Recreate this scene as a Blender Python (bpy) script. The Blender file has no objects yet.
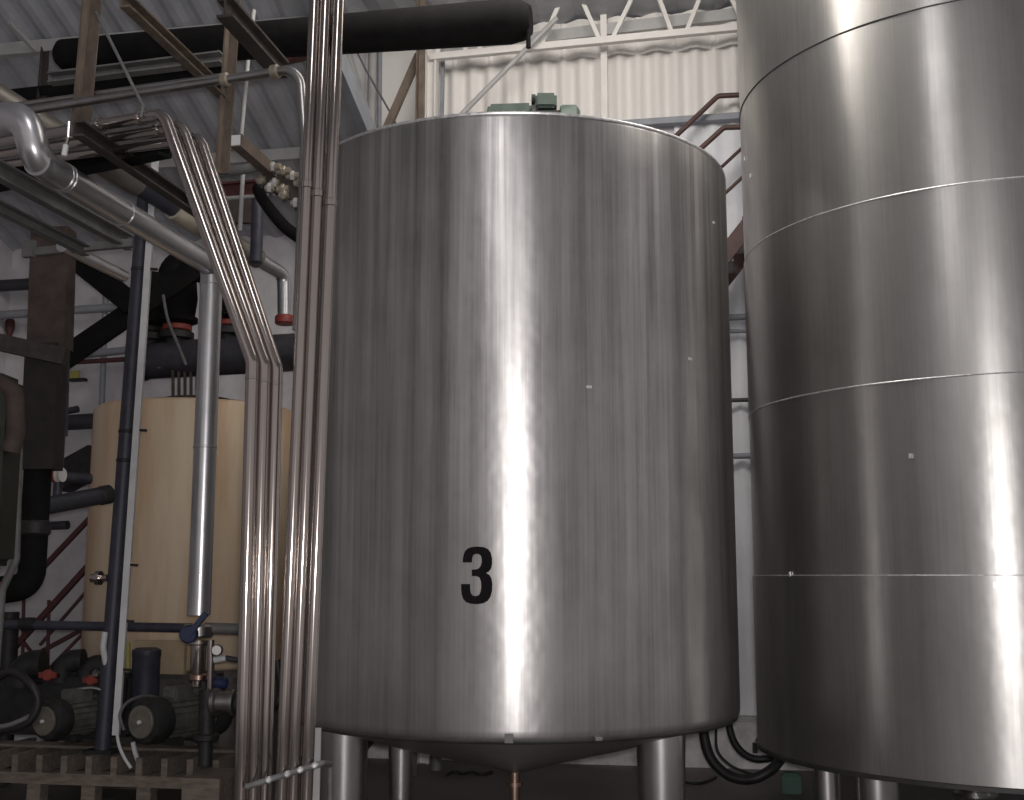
import bpy, bmesh, math, random
from mathutils import Vector, Matrix
from mathutils.geometry import tessellate_polygon
random.seed(3)
C = bpy.context.scene.collection
PI = math.pi
# ------------------------------------------------------------------ camera maths
H = 1.9                       # camera height
PITCH = math.radians(8.5)
F = 1180.0                    # focal length in pixels of the 1024x800 frame
CP, SP = math.cos(PITCH), math.sin(PITCH)
K = 0.185                     # the hall's back wall is turned a little: Y = off - K*X
PSI = math.atan(K)
U = Vector((math.cos(PSI), -math.sin(PSI), 0))   # along the back wall
W = Vector((math.sin(PSI), math.cos(PSI), 0))    # into the hall
ZV = Vector((0, 0, 1))
WALL = 12.8

def ray(x, y):
    v = 400 - y
    return Vector((x - 512, F*CP - v*SP, F*SP + v*CP))
def P(x, y, Y):
    r = ray(x, y); t = Y/r.y
    return Vector((r.x*t, Y, r.z*t + H))
def PW(x, y, off):
    r = ray(x, y); t = off/(r.y + K*r.x)
    return Vector((r.x*t, r.y*t, r.z*t + H))
def PZ(x, y, z):
    r = ray(x, y); t = (z - H)/r.z
    return Vector((r.x*t, r.y*t, z))
def run(p, d, x2):
    """walk from p along direction d until the image column x2"""
    dep = p.y*CP + (p.z - H)*SP
    dd = d.y*CP + d.z*SP
    t = ((x2 - 512)*dep - F*p.x)/(F*d.x - (x2 - 512)*dd)
    return p + d*t
def down(p, q, z):
    """extend the line p->q to height z"""
    t = (z - p.z)/(q.z - p.z)
    return p + (q - p)*t
def px(n, p):
    return n*(p.y*CP + (p.z - H)*SP)/F

# ------------------------------------------------------------------ objects
ROOT = {}
def finish(bm, smooth=True, ang=40):
    bmesh.ops.recalc_face_normals(bm, faces=bm.faces)
    for f in bm.faces: f.smooth = smooth
    if smooth:
        a = math.radians(ang)
        for e in bm.edges:
            if len(e.link_faces) == 2 and e.calc_face_angle(0) > a: e.smooth = False
def obj(name, bm, mat, parent=None, label=None, smooth=True, ang=40):
    """link the bmesh (world coordinates) as one mesh object"""
    finish(bm, smooth, ang)
    if parent is not None:
        o0 = ROOT[parent]
    else:
        xs = [v.co for v in bm.verts]
        lo = Vector((min(c.x for c in xs), min(c.y for c in xs), min(c.z for c in xs)))
        hi = Vector((max(c.x for c in xs), max(c.y for c in xs), max(c.z for c in xs)))
        o0 = Vector(((lo.x+hi.x)/2, (lo.y+hi.y)/2, lo.z))
    for v in bm.verts: v.co -= o0
    me = bpy.data.meshes.new(name); bm.to_mesh(me); bm.free()
    me.materials.append(mat)
    o = bpy.data.objects.new(name, me); C.objects.link(o)
    if parent is not None: o.parent = parent
    else: o.location = o0
    ROOT[o] = o0
    if label: o['label'] = label
    return o
def tag(o, label, cat, group=None):
    o['label'] = label; o['category'] = cat
    if group: o['group'] = group
    return o
def thing(name, label, cat, loc, group=None):
    o = bpy.data.objects.new(name, None); C.objects.link(o)
    o.empty_display_size = .1; o.location = loc
    ROOT[o] = Vector(loc)
    return tag(o, label, cat, group)
def struct(name, bm, mat, smooth=False):
    o = obj(name, bm, mat, None, None, smooth); o['kind'] = 'structure'; return o
def B(): return bmesh.new()

# ------------------------------------------------------------------ shape helpers
def basis(d):
    d = d.normalized()
    a = Vector((0, 0, 1)) if abs(d.z) < .95 else Vector((1, 0, 0))
    s = d.cross(a).normalized(); t = s.cross(d).normalized()
    return s, t
def box(bm, c, ux, uy, uz):
    """box centred at c, half-extent vectors ux,uy,uz"""
    vs = [bm.verts.new(c + ux*i + uy*j + uz*k) for i in (-1, 1) for j in (-1, 1) for k in (-1, 1)]
    for q in ((0,1,3,2),(4,6,7,5),(0,4,5,1),(2,3,7,6),(0,2,6,4),(1,5,7,3)):
        bm.faces.new([vs[i] for i in q])
    return bm
def abox(bm, c, w, d, h, u=U, w_=W):
    return box(bm, Vector(c), u*w/2, w_*d/2, ZV*h/2)
def fillet(pts, r):
    out = [pts[0]]
    for i in range(1, len(pts)-1):
        a, b, c = pts[i-1], pts[i], pts[i+1]
        d1, d2 = (a-b), (c-b); l1, l2 = d1.length, d2.length
        d1.normalize(); d2.normalize()
        ang = math.acos(max(-1, min(1, d1.dot(d2))))
        if ang > PI-.03: out.append(b); continue
        t = min(r/math.tan(ang/2), l1*.48, l2*.48)
        rr = t*math.tan(ang/2)
        bis = (d1+d2).normalized(); cen = b + bis*(rr/math.sin(ang/2))
        p, q = b+d1*t - cen, b+d2*t - cen
        n = 8
        tot = PI-ang
        ax = p.cross(q).normalized()
        for k in range(n+1):
            out.append(cen + Matrix.Rotation(tot*k/n, 3, ax) @ p)
    out.append(pts[-1])
    return out
def tube(bm, pts, r, seg=18, bend=None, cap=True):
    pts = [Vector(p) for p in pts]
    if bend: pts = fillet(pts, bend)
    n = len(pts)
    rs = r if isinstance(r, (list, tuple)) else [r]*n
    s, t = basis(pts[1]-pts[0])
    prev = (pts[1]-pts[0]).normalized()
    rings = []
    for i, p in enumerate(pts):
        if i == 0: d = prev
        elif i == n-1: d = (pts[-1]-pts[-2]).normalized()
        else: d = ((pts[i]-pts[i-1]).normalized()+(pts[i+1]-pts[i]).normalized()).normalized()
        q = prev.rotation_difference(d); s = q @ s; t = q @ t; prev = d
        rings.append([bm.verts.new(p + (s*math.cos(2*PI*k/seg) + t*math.sin(2*PI*k/seg))*rs[i]) for k in range(seg)])
    for a, b in zip(rings, rings[1:]):
        for k in range(seg):
            bm.faces.new((a[k], a[(k+1) % seg], b[(k+1) % seg], b[k]))
    if cap:
        bm.faces.new(rings[0][::-1]); bm.faces.new(rings[-1])
    return bm
def lathe(bm, c, axis, prof, seg=32):
    """prof: list of (radius, height along axis)"""
    axis = axis.normalized(); s, t = basis(axis)
    rings = []
    for r, h in prof:
        if r < 1e-6: rings.append([bm.verts.new(c+axis*h)])
        else: rings.append([bm.verts.new(c+axis*h+(s*math.cos(2*PI*k/seg)+t*math.sin(2*PI*k/seg))*r) for k in range(seg)])
    for a, b in zip(rings, rings[1:]):
        for k in range(seg):
            k2 = (k+1) % seg
            if len(a) == 1 and len(b) == 1: continue
            if len(a) == 1: bm.faces.new((a[0], b[k], b[k2]))
            elif len(b) == 1: bm.faces.new((a[k], a[k2], b[0]))
            else: bm.faces.new((a[k], a[k2], b[k2], b[k]))
    if len(rings[0]) > 1: bm.faces.new(rings[0][::-1])
    if len(rings[-1]) > 1: bm.faces.new(rings[-1])
    return bm
def disc(bm, c, axis, r, h, seg=24, bev=.15):
    e = h*bev
    return lathe(bm, c, axis, [(r-e, -h/2), (r, -h/2+e), (r, h/2-e), (r-e, h/2)], seg)
def bar(bm, p, q, w, h, up=None):
    """rectangular bar from p to q: w sideways, h along up"""
    d = (q-p).normalized()
    if up is None: s, t = basis(d)
    else:
        s = d.cross(up).normalized(); t = s.cross(d).normalized()
    return box(bm, (p+q)/2, (q-p)/2, s*w/2, t*h/2)
def section(bm, p, q, shape, w, h, th, up=None, flip=1):
    """rolled steel section: angle, channel or I"""
    d = (q-p).normalized()
    if up is None: s, t = basis(d)
    else:
        s = d.cross(up).normalized(); t = s.cross(d).normalized()
    s = s*flip
    if shape == 'angle':
        prof = [(0,0),(w,0),(w,th),(th,th),(th,h),(0,h)]
    elif shape == 'channel':
        prof = [(0,0),(w,0),(w,th),(th,th),(th,h-th),(w,h-th),(w,h),(0,h)]
    else:
        a, b = (w-th)/2, (w+th)/2
        prof = [(0,0),(w,0),(w,th),(b,th),(b,h-th),(w,h-th),(w,h),(0,h),(0,h-th),(a,h-th),(a,th),(0,th)]
    r = [[bm.verts.new(o + s*(x-w/2) + t*(y-h/2)) for x, y in prof] for o in (p, q)]
    n = len(prof)
    for k in range(n): bm.faces.new((r[0][k], r[0][(k+1) % n], r[1][(k+1) % n], r[1][k]))
    bm.faces.new(r[0][::-1]); bm.faces.new(r[1])
    return bm

# ------------------------------------------------------------------ materials
def mat(name, col, rough=.6, metal=0.0, var=.25, scale=6, stretch=(1,1,1), bump=0, col2=None, rvar=.1, aniso=0, spec=None, detail=6, ramp=(.3,.7)):
    m = bpy.data.materials.new(name); m.use_nodes = True
    nt = m.node_tree; N = nt.nodes; L = nt.links
    bs = N['Principled BSDF']
    tc = N.new('ShaderNodeTexCoord'); mp = N.new('ShaderNodeMapping')
    mp.inputs['Scale'].default_value = stretch
    L.new(tc.outputs['Object'], mp.inputs['Vector'])
    no = N.new('ShaderNodeTexNoise'); no.inputs['Scale'].default_value = scale
    no.inputs['Detail'].default_value = detail; no.inputs['Roughness'].default_value = .62
    L.new(mp.outputs['Vector'], no.inputs['Vector'])
    cr = N.new('ShaderNodeValToRGB')
    cr.color_ramp.elements[0].position = ramp[0]; cr.color_ramp.elements[1].position = ramp[1]
    d = col2 if col2 else tuple(c*(1-var) for c in col)
    u = col if col2 else tuple(min(1, c*(1+var)) for c in col)
    cr.color_ramp.elements[0].color = (*d, 1); cr.color_ramp.elements[1].color = (*u, 1)
    L.new(no.outputs['Fac'], cr.inputs['Fac']); L.new(cr.outputs['Color'], bs.inputs['Base Color'])
    bs.inputs['Metallic'].default_value = metal
    mr = N.new('ShaderNodeMapRange')
    mr.inputs['To Min'].default_value = max(.02, rough-rvar); mr.inputs['To Max'].default_value = min(1, rough+rvar)
    L.new(no.outputs['Fac'], mr.inputs['Value']); L.new(mr.outputs['Result'], bs.inputs['Roughness'])
    if spec is not None: bs.inputs['Specular IOR Level'].default_value = spec
    if bump:
        b = N.new('ShaderNodeBump'); b.inputs['Strength'].default_value = bump; b.inputs['Distance'].default_value = .02
        L.new(no.outputs['Fac'], b.inputs['Height']); L.new(b.outputs['Normal'], bs.inputs['Normal'])
    if aniso:
        bs.inputs['Anisotropic'].default_value = aniso
        tg = N.new('ShaderNodeTangent'); tg.direction_type = 'RADIAL'; tg.axis = 'Z'
        L.new(tg.outputs['Tangent'], bs.inputs['Tangent'])
    return m

def tank_steel(name, dark, light, rough, aniso, streak, dent, seed=0.0):
    """brushed stainless sheet: vertical wash streaks, smudges, slightly uneven surface"""
    m = bpy.data.materials.new(name); m.use_nodes = True
    nt = m.node_tree; N = nt.nodes; L = nt.links
    bs = N['Principled BSDF']
    tc = N.new('ShaderNodeTexCoord')
    def noise(stretch, scale, detail=5, off=0.0):
        mp = N.new('ShaderNodeMapping'); mp.inputs['Scale'].default_value = stretch
        mp.inputs['Location'].default_value = (seed+off, seed*2+off, seed*3)
        L.new(tc.outputs['Object'], mp.inputs['Vector'])
        no = N.new('ShaderNodeTexNoise'); no.inputs['Scale'].default_value = scale; no.inputs['Detail'].default_value = detail
        no.inputs['Roughness'].default_value = .65
        L.new(mp.outputs['Vector'], no.inputs['Vector']); return no
    st = noise((1,1,.022), 10, 8)                # vertical streaks
    sm = noise((1,1,.6), 1.6, 6, 4.0)          # smudges
    fine = noise((1,1,.012), 60, 2, 9.0)       # fine brush lines
    def math_(op, a, b):
        n = N.new('ShaderNodeMath'); n.operation = op
        for i, x in enumerate((a, b)):
            if isinstance(x, (int, float)): n.inputs[i].default_value = x
            else: L.new(x, n.inputs[i])
        return n.outputs[0]
    # streaks are strongest near the top of the shell and fade towards the bottom
    sep = N.new('ShaderNodeSeparateXYZ'); L.new(tc.outputs['Object'], sep.inputs[0])
    fade = N.new('ShaderNodeMapRange'); L.new(sep.outputs['Z'], fade.inputs['Value'])
    fade.inputs['From Min'].default_value = 0.8; fade.inputs['From Max'].default_value = 3.9
    fade.inputs['To Min'].default_value = .35; fade.inputs['To Max'].default_value = 1.0
    a = math_('MULTIPLY', math_('MULTIPLY', math_('SUBTRACT', st.outputs['Fac'], .5), fade.outputs[0]), streak)
    b = math_('MULTIPLY', math_('SUBTRACT', sm.outputs['Fac'], .5), .9)
    c = math_('MULTIPLY', math_('SUBTRACT', fine.outputs['Fac'], .5), .35)
    f = math_('ADD', math_('ADD', a, b), math_('ADD', c, .5))
    mx = N.new('ShaderNodeMix'); mx.data_type = 'RGBA'
    L.new(f, mx.inputs['Factor'])
    mx.inputs['A'].default_value = (*dark, 1); mx.inputs['B'].default_value = (*light, 1)
    L.new(mx.outputs['Result'], bs.inputs['Base Color'])
    bs.inputs['Metallic'].default_value = .86
    mr = N.new('ShaderNodeMapRange'); L.new(f, mr.inputs['Value'])
    mr.inputs['To Min'].default_value = rough+.08; mr.inputs['To Max'].default_value = rough-.06
    L.new(mr.outputs['Result'], bs.inputs['Roughness'])
    bs.inputs['Anisotropic'].default_value = aniso
    bs.inputs['Anisotropic Rotation'].default_value = .25
    tg = N.new('ShaderNodeTangent'); tg.direction_type = 'RADIAL'; tg.axis = 'Z'
    L.new(tg.outputs['Tangent'], bs.inputs['Tangent'])
    dn = noise((1,1,.8), 2.2, 3, 2.0)
    bp = N.new('ShaderNodeBump'); bp.inputs['Strength'].default_value = dent; bp.inputs['Distance'].default_value = .05
    L.new(dn.outputs['Fac'], bp.inputs['Height']); L.new(bp.outputs['Normal'], bs.inputs['Normal'])
    return m

M = {}
M['tank'] = tank_steel('brushed_stainless', (.20,.19,.185), (.66,.64,.63), .37, .75, 1.9, .10)
M['tank2'] = tank_steel('satin_stainless', (.24,.23,.22), (.55,.535,.52), .32, .75, .5, .05, 3.0)
M['steel'] = mat('stainless_pipe', (.40,.355,.33), .125, .93, .10, 5, (1,1,.3), rvar=.02)
M['steel_dull'] = mat('dull_stainless', (.42,.41,.40), .36, 1, .15, 5, rvar=.06)
M['clad'] = mat('aluminium_cladding', (.58,.575,.59), .30, .85, .10, 4, rvar=.05)
M['clad_warm'] = mat('dusty_cladding', (.27,.245,.22), .45, .7, .2, 5)
M['leg'] = mat('leg_stainless', (.50,.49,.48), .3, 1, .15, 5, (1,1,.3), rvar=.05)
M['seam'] = mat('weld_seam', (.72,.72,.72), .35, .7, .3, 30, rvar=.1)
M['rimdark'] = mat('dark_edge', (.06,.058,.056), .5, .5, .2)
M['black'] = mat('black_insulation', (.0075,.007,.007), .85, 0, .4, 8, bump=.3, spec=.15)
M['darkpipe'] = mat('dark_painted_pipe', (.035,.034,.042), .55, 0, .35, 9, bump=.15)
M['rubber'] = mat('black_rubber', (.02,.018,.02), .5, 0, .3, 10)
M['browncol'] = mat('brown_insulation', (.055,.038,.032), .8, 0, .45, 7, bump=.4)
M['browndark'] = mat('dark_brown_insulation', (.022,.017,.016), .8, 0, .5, 7, bump=.4)
M['rust'] = mat('rusty_steel', (.13,.10,.078), .7, .1, .4, 12, (1,1,.4), bump=.2)
M['rustdark'] = mat('dark_rusty_steel', (.048,.037,.033), .7, .1, .4, 12, bump=.2)
M['greysteel'] = mat('grey_painted_steel', (.15,.148,.145), .6, .1, .25, 9)
M['polesteel'] = mat('slate_painted_steel', (.045,.045,.062), .5, .1, .3, 9)
M['redsteel'] = mat('oxide_red_paint', (.085,.026,.026), .6, 0, .35, 9)
M['stair'] = mat('brown_red_paint', (.085,.045,.038), .6, 0, .3, 9)
M['redflange'] = mat('red_flange_paint', (.23,.04,.03), .5, 0, .3, 14)
M['white'] = mat('white_conduit', (.62,.62,.62), .45, 0, .1, 6)
M['cream'] = mat('cream_painted_tank', (.70,.57,.42), .65, 0, .2, 2.2, (1.6,1.6,.22), col2=(.52,.31,.16), bump=.05, ramp=(.22,.62), detail=9)
M['plinth'] = mat('stained_concrete', (.10,.09,.085), .9, 0, .4, 5, bump=.3)
M['greenpaint'] = mat('green_machine_paint', (.075,.105,.085), .55, 0, .3, 9)
M['pumpgrey'] = mat('grey_green_machine_paint', (.105,.105,.092), .55, .1, .4, 11, bump=.1)
M['fan'] = mat('fan_cover', (.16,.145,.12), .6, .2, .3, 14)
M['cast'] = mat('dark_cast_iron', (.028,.027,.027), .6, .3, .4, 12, bump=.2)
M['wood'] = mat('weathered_wood', (.17,.14,.115), .85, 0, .35, 5, (1,6,6), bump=.2)
M['cardboard'] = mat('beige_card', (.40,.31,.2), .8, 0, .15, 5)
M['yellow'] = mat('yellow_sign', (.42,.38,.10), .6, 0, .1)
M['blue'] = mat('blue_plastic', (.02,.03,.085), .45, 0, .2)
M['copper'] = mat('copper_ring', (.42,.29,.23), .35, 1, .15)
M['valve'] = mat('valve_body', (.33,.29,.23), .5, .5, .3, 14)
M['black_paint'] = mat('black_numeral', (.012,.010,.012), .8, 0, .2, 20, spec=.05)
M['green'] = mat('green_plastic', (.02,.09,.06), .5, 0, .2)
# setting
M['floor'] = mat('wet_concrete', (.14,.122,.115), .5, 0, .4, 1.2, bump=.1, rvar=.2)
M['plaster'] = mat('whitewashed_masonry', (.57,.55,.575), .85, 0, .14, 3, bump=.25)
M['sheet'] = mat('cream_corrugated_sheet', (.76,.735,.705), .7, 0, .06, 1.5, (1,1,.3))
M['sheetlow'] = mat('pale_grey_sheet', (.76,.765,.80), .75, 0, .08, 2)
M['concrete'] = mat('rough_concrete', (.66,.64,.645), .9, 0, .3, 4, bump=.4)
M['roof'] = mat('blue_grey_roof_sheet', (.40,.405,.43), .7, .0, .14, 3)
M['girt'] = mat('pale_steel_beam', (.40,.395,.39), .65, 0, .12, 5)
M['truss'] = mat('white_steel_truss', (.74,.71,.68), .6, 0, .06, 4)
M['frame'] = mat('blue_grey_steel', (.26,.27,.30), .6, .1, .15, 5)

# ------------------------------------------------------------------ the setting
def strip_wall(off, x0, x1, z0, z1, th=.15):
    """wall slab parallel to the back wall; its face on Y=off-K*X"""
    a = Vector((x0, off-K*x0, 0)); b = Vector((x1, off-K*x1, 0))
    bm = B(); box(bm, (a+b)/2 + W*th/2 + ZV*(z0+z1)/2, (b-a)/2, W*th/2, ZV*(z1-z0)/2); return bm
CEIL = H + 6.2
struct('wall_back', strip_wall(WALL, -9.5, 8, 0, CEIL+.3), M['plaster'])
bm = B(); box(bm, Vector((-.5, 6, -.1)), U*10, W*9.5, ZV*.1); struct('floor', bm, M['floor'])
# corrugated wall sheets
def corrugated(u0, u1, z0, z1, off, per, amp, wavy=0):
    bm = B(); n = int((u1-u0)/per*10); rows = []
    base = W*(off*math.cos(PSI))
    for zi, z in enumerate((z0, z1)):
        rows.append([bm.verts.new(base + U*(u0+(u1-u0)*i/n) - W*(amp*math.cos(2*PI*(u1-u0)*i/n/per)) + ZV*z) for i in range(n+1)])
    for i in range(n): bm.faces.new((rows[0][i], rows[0][i+1], rows[1][i+1], rows[1][i]))
    return bm
def ucoord(p): return p.dot(U)
u_edge = ucoord(PW(437, 90, WALL-.05))
z_sill = PW(637, 124, WALL-.05).z
z_top = PW(435, 50, WALL-.05).z
struct('wall_back_upper_cladding', corrugated(u_edge, 7.5, z_sill, CEIL, WALL-.06, .21, .032), M['sheet'], True)
struct('wall_back_lower_cladding', corrugated(-.5, 7.5, H-1.43, z_sill-.03, WALL-.03, .21, .018), M['sheetlow'], True)
# wavy sheets added at the wall top, shaped to give a scalloped shadow line
struct('wall_back_shadow_sheet', corrugated(u_edge, 7.5, z_top-.27, CEIL, WALL-.12, .42, .045), M['sheet'], True)
struct('wall_back_side_panel', strip_wall(WALL-.04, PW(366,90,WALL).x, PW(436,90,WALL).x, H+2.5, CEIL, .03), M['sheet'])
# sill girt, concrete plinth and its pale ledge
def ubar(off, x0, x1, z, d, h):
    a = Vector((x0, off-K*x0, z)); b = Vector((x1, off-K*x1, z)); return bar(B(), a, b, d, h, ZV)
struct('trim_1', ubar(WALL-.10, PW(437,90,WALL).x, 7.2, z_sill-.02, .12, .07), M['frame'])
struct('trim_2', ubar(WALL-.10, -2.6, 7.2, H-1.42, .2, .05), M['girt'])
struct('wall_back_plinth', strip_wall(WALL-.18, -2.6, 7.2, 0, H-1.445, .14), M['concrete'])
# main roof deck, ribbed
bm = B(); n = 90
rows = []
for wv in (-3.5, WALL+.4):
    r = []
    for i in range(n+1):
        uu = -9.5 + 17*i/n
        r += [bm.verts.new(U*(uu) + W*wv + ZV*(CEIL + (0 if i % 3 else .05)))]
    rows.append(r)
for i in range(n): bm.faces.new((rows[0][i], rows[0][i+1], rows[1][i+1], rows[1][i]))
struct('ceiling', bm, M['roof'])
# lean-to roof over the pipework on the left: slopes up towards the viewer
EAVE = PW(270, 238, WALL).z; SLOPE = .35
def roof_z(p):
    return EAVE + SLOPE*(WALL*math.cos(PSI) - p.dot(W))
def on_roof(x, y):
    r = ray(x, y); lo, hi = .002, .02
    for _ in range(60):
        m_ = (lo+hi)/2; p = r*m_ + ZV*H
        if p.z > roof_z(p): hi = m_
        else: lo = m_
    return r*lo + ZV*H
# (z grows along the ray and the roof falls along it, so the bracket above is monotonic)
ue = ucoord(on_roof(369, 128))
bm = B(); n = 76; rows = []
wl = WALL*math.cos(PSI)
for wv in (wl, 7.3):
    r = []
    for i in range(n+1):
        uu = -8.5 + (ue+8.5)*i/n
        r.append(bm.verts.new(U*uu + W*wv + ZV*(EAVE + SLOPE*(wl-wv) + (.035 if i % 4 in (1, 2) else 0))))
    rows.append(r)
for i in range(n): bm.faces.new((rows[0][i], rows[0][i+1], rows[1][i+1], rows[1][i]))
struct('ceiling_side', bm, M['roof'])
# its purlins and edge rafter
for i, wv in enumerate((11.15, 9.5, 8.2)):
    a = U*-8.4 + W*wv; b = U*(ue-.02) + W*wv; zz = EAVE+SLOPE*(wl-wv)-.06
    struct('trim_%d' % (3+i), bar(B(), a+ZV*zz, b+ZV*zz, .07, .12, ZV), M['girt'])
a = U*ue + W*(wl-.1); b = U*ue + W*7.4
struct('trim_6', bar(B(), a+ZV*(EAVE-.03), b+ZV*(EAVE+SLOPE*(wl-7.5)-.03), .1, .22, ZV), M['frame'])
# left side wall
bm = B(); box(bm, U*-8.6 + W*6 + ZV*CEIL/2, U*.1, W*9.0, ZV*CEIL/2); struct('wall_left', bm, M['plaster'])

# ------------------------------------------------------------------ big tank with the numeral
T1 = Vector((.02, 8.75, 0)); R1 = 1.6
zb, zt = H-.96, H+2.92
SEG = 160
t = thing('storage_tank', 'large cylindrical stainless steel tank standing on legs, black numeral 3 painted on its front', 'tank', T1)
bm = B()
lathe(bm, T1, ZV, [(R1-.05, zb-.012), (R1-.02, zb), (R1-.004, zb+.025), (R1, zb+.06)] + [(R1, zb+.06+(zt-.03-zb-.06)*i/14) for i in range(1, 15)] + [(R1-.008, zt-.01), (R1-.03, zt)], SEG)
# open the lathe's flat end caps (lid and cone close them)
for f in [f for f in bm.faces if len(f.verts) > 8]: bm.faces.remove(f)
obj('shell', bm, M['tank'], t, ang=60)
bm = B(); lathe(bm, T1, ZV, [(R1-.03, zt-.005), (.9, zt+.16), (0, zt+.27)], 96); obj('lid', bm, M['tank2'], t)
bm = B(); tube(bm, [T1+Vector((math.cos(a)*(R1-.012), math.sin(a)*(R1-.012), zt+.0)) for a in [2*PI*i/128 for i in range(129)]], .012, 8, cap=False); obj('rim_bead', bm, M['seam'], t)
bm = B(); lathe(bm, T1, ZV, [(R1-.05, zb-.012), (.9, zb-.20), (.12, zb-.40), (.07, zb-.42), (0, zb-.42)], 96); obj('bottom_cone', bm, M['tank2'], t, 'shallow conical underside')
bm = B(); lathe(bm, T1+ZV*(zb-.62), ZV, [(.035, 0), (.035, .1), (.06, .1), (.06, .13), (.035, .13), (.035, .21)], 24); obj('drain_nozzle', bm, M['copper'], t, 'short brass-coloured outlet')
bm = B(); tube(bm, [T1+Vector((math.cos(a)*(R1-.03), math.sin(a)*(R1-.03), zb-.004)) for a in [2*PI*i/128 for i in range(129)]], .016, 8, cap=False); obj('bottom_weld', bm, M['rimdark'], t)
for (xx, yy, Y, rt, rb) in ((344, 752, 7.95, .158, .138), (661, 752, 7.95, .162, .142), (401, 760, 9.55, .105, .085), (650, 760, 9.6, .10, .085)):
    p = P(xx, yy, Y)
    lg = B(); lathe(lg, Vector((p.x, p.y, 0)), ZV, [(rb+.05, 0), (rb+.05, .02), (rb, .02), (rb, .1), (rt, zb-.02), (rt, zb-.01)], 32)
    obj('leg', lg, M['leg'], t)
# painted numeral, laid onto the curve of the shell
sh3 = [(203,288),(204,255),(210,222),(222,190),(245,166),(280,152),(335,147),(390,152),(428,170),(452,202),(463,250),(464,300),(456,340),(436,368),(410,382),
       (440,400),(458,430),(466,480),(463,540),(450,592),(425,630),(385,651),(330,659),(275,655),(232,640),(206,612),(193,570),(189,520),(189,480),
       (268,480),(268,522),(273,557),(288,580),(318,589),(347,578),(361,550),(367,510),(365,460),(353,425),(330,411),(284,409),
       (284,352),(320,350),(345,341),(362,320),(371,285),(371,250),(362,225),(342,212),(316,212),(297,223),(287,250),(284,288)]
pts2 = []
for (a, b) in sh3:
    r = ray(440+a/8.89, 530+b/8.89)
    # intersect with the shell
    A_ = r.x**2+r.y**2; B_ = -2*(r.x*T1.x+r.y*T1.y); C_ = T1.x**2+T1.y**2-R1**2
    tt = (-B_-math.sqrt(B_*B_-4*A_*C_))/(2*A_)
    q = r*tt + ZV*H
    th = math.atan2(q.x-T1.x, -(q.y-T1.y))
    pts2.append(Vector((th, q.z, 0)))
tris = tessellate_polygon([pts2])
bm = B(); vs = [bm.verts.new(p) for p in pts2]
for tr in tris: bm.faces.new([vs[i] for i in tr])
x0 = min(p.x for p in pts2); x1 = max(p.x for p in pts2)
for i in range(1, 14):
    bmesh.ops.bisect_plane(bm, geom=bm.verts[:]+bm.edges[:]+bm.faces[:], plane_co=(x0+(x1-x0)*i/14, 0, 0), plane_no=(1, 0, 0))
for v in bm.verts:
    th, z = v.co.x, v.co.y
    v.co = Vector((T1.x+math.sin(th)*(R1+.004), T1.y-math.cos(th)*(R1+.004), z))
obj('numeral', bm, M['black_paint'], t, 'black painted numeral 3')
# small lugs welded near the bottom edge and scars on the shell
def on_tank(x, y, T, R, extra=0):
    r = ray(x, y); A_ = r.x**2+r.y**2; B_ = -2*(r.x*T.x+r.y*T.y); C_ = T.x**2+T.y**2-R**2
    tt = (-B_-math.sqrt(B_*B_-4*A_*C_))/(2*A_)
    q = r*tt + ZV*H; n = Vector((q.x-T.x, q.y-T.y, 0)).normalized()
    return q + n*extra, n
for (xx, yy, w_, h_, mm) in ((509, 738, .05, .05, 'greysteel'), (597, 738, .045, .022, 'steel_dull')):
    q, n = on_tank(xx, yy, T1, R1, .012); s = n.cross(ZV)
    bm = B(); box(bm, q, s*w_/2, n*.02, ZV*h_/2); obj('lug', bm, M[mm], t)
for (xx, yy) in ((690, 359), (589, 387), (714, 223)):
    q, n = on_tank(xx, yy, T1, R1, .002); s = n.cross(ZV)
    bm = B(); box(bm, q, s*.018, n*.003, ZV*.009); obj('weld_scar', bm, M['seam'], t)
# agitator drive on the lid
zc = zt+.2
t = thing('agitator_drive', 'small green gear motor sitting on top of the numbered tank', 'motor', T1+Vector((.13, -.05, zc)))
bm = B()
prof = [(-.37, -.1), (-.385, .16), (-.33, .41), (.0, .42), (.0, -.1)]
o0 = T1+Vector((.13, -.05, zc+.03))
r = [[bm.verts.new(o0+Vector((a, dy, b))) for a, b in prof] for dy in (-.16, .16)]
for k in range(5): bm.faces.new((r[0][k], r[0][(k+1) % 5], r[1][(k+1) % 5], r[1][k]))
bm.faces.new(r[0]); bm.faces.new(r[1][::-1])
bmesh.ops.bevel(bm, geom=bm.edges[:], offset=.02, segments=2, affect='EDGES')
obj('gear_housing', bm, M['greenpaint'], t)
bm = B(); lathe(bm, o0+Vector((0, 0, .235)), Vector((1,0,0)), [(.20, -.01), (.21, .0), (.21, .03), (.17, .05), (.17, .26), (.2, .27)], 28); obj('motor_body', bm, M['cast'], t)
bm = B(); lathe(bm, o0+Vector((.22, 0, .225)), Vector((1,0,0)), [(.21, 0), (.22, .02), (.22, .12), (.18, .15), (0, .155)], 28); obj('fan_cover', bm, M['greenpaint'], t)
bm = B(); abox(bm, o0+Vector((.11, -.02, .465)), .17, .16, .12, Vector((1,0,0)), Vector((0,1,0)))
bmesh.ops.bevel(bm, geom=bm.edges[:], offset=.02, segments=2, affect='EDGES'); obj('terminal_box', bm, M['greenpaint'], t)
bm = B(); tube(bm, [o0+Vector((-.2, 0, .40)), o0+Vector((-.2, 0, .45))], .03, 14); obj('breather_cap', bm, M['cast'], t)
bm = B(); tube(bm, [o0+Vector((.0, -.06, .48)), o0+Vector((.03, -.06, .48))], .04, 14); obj('cable_gland', bm, M['cast'], t)
bm = B(); disc(bm, o0+Vector((-.1, 0, -.16)), ZV, .32, .12); obj('mounting_flange', bm, M['cast'], t)
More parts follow.
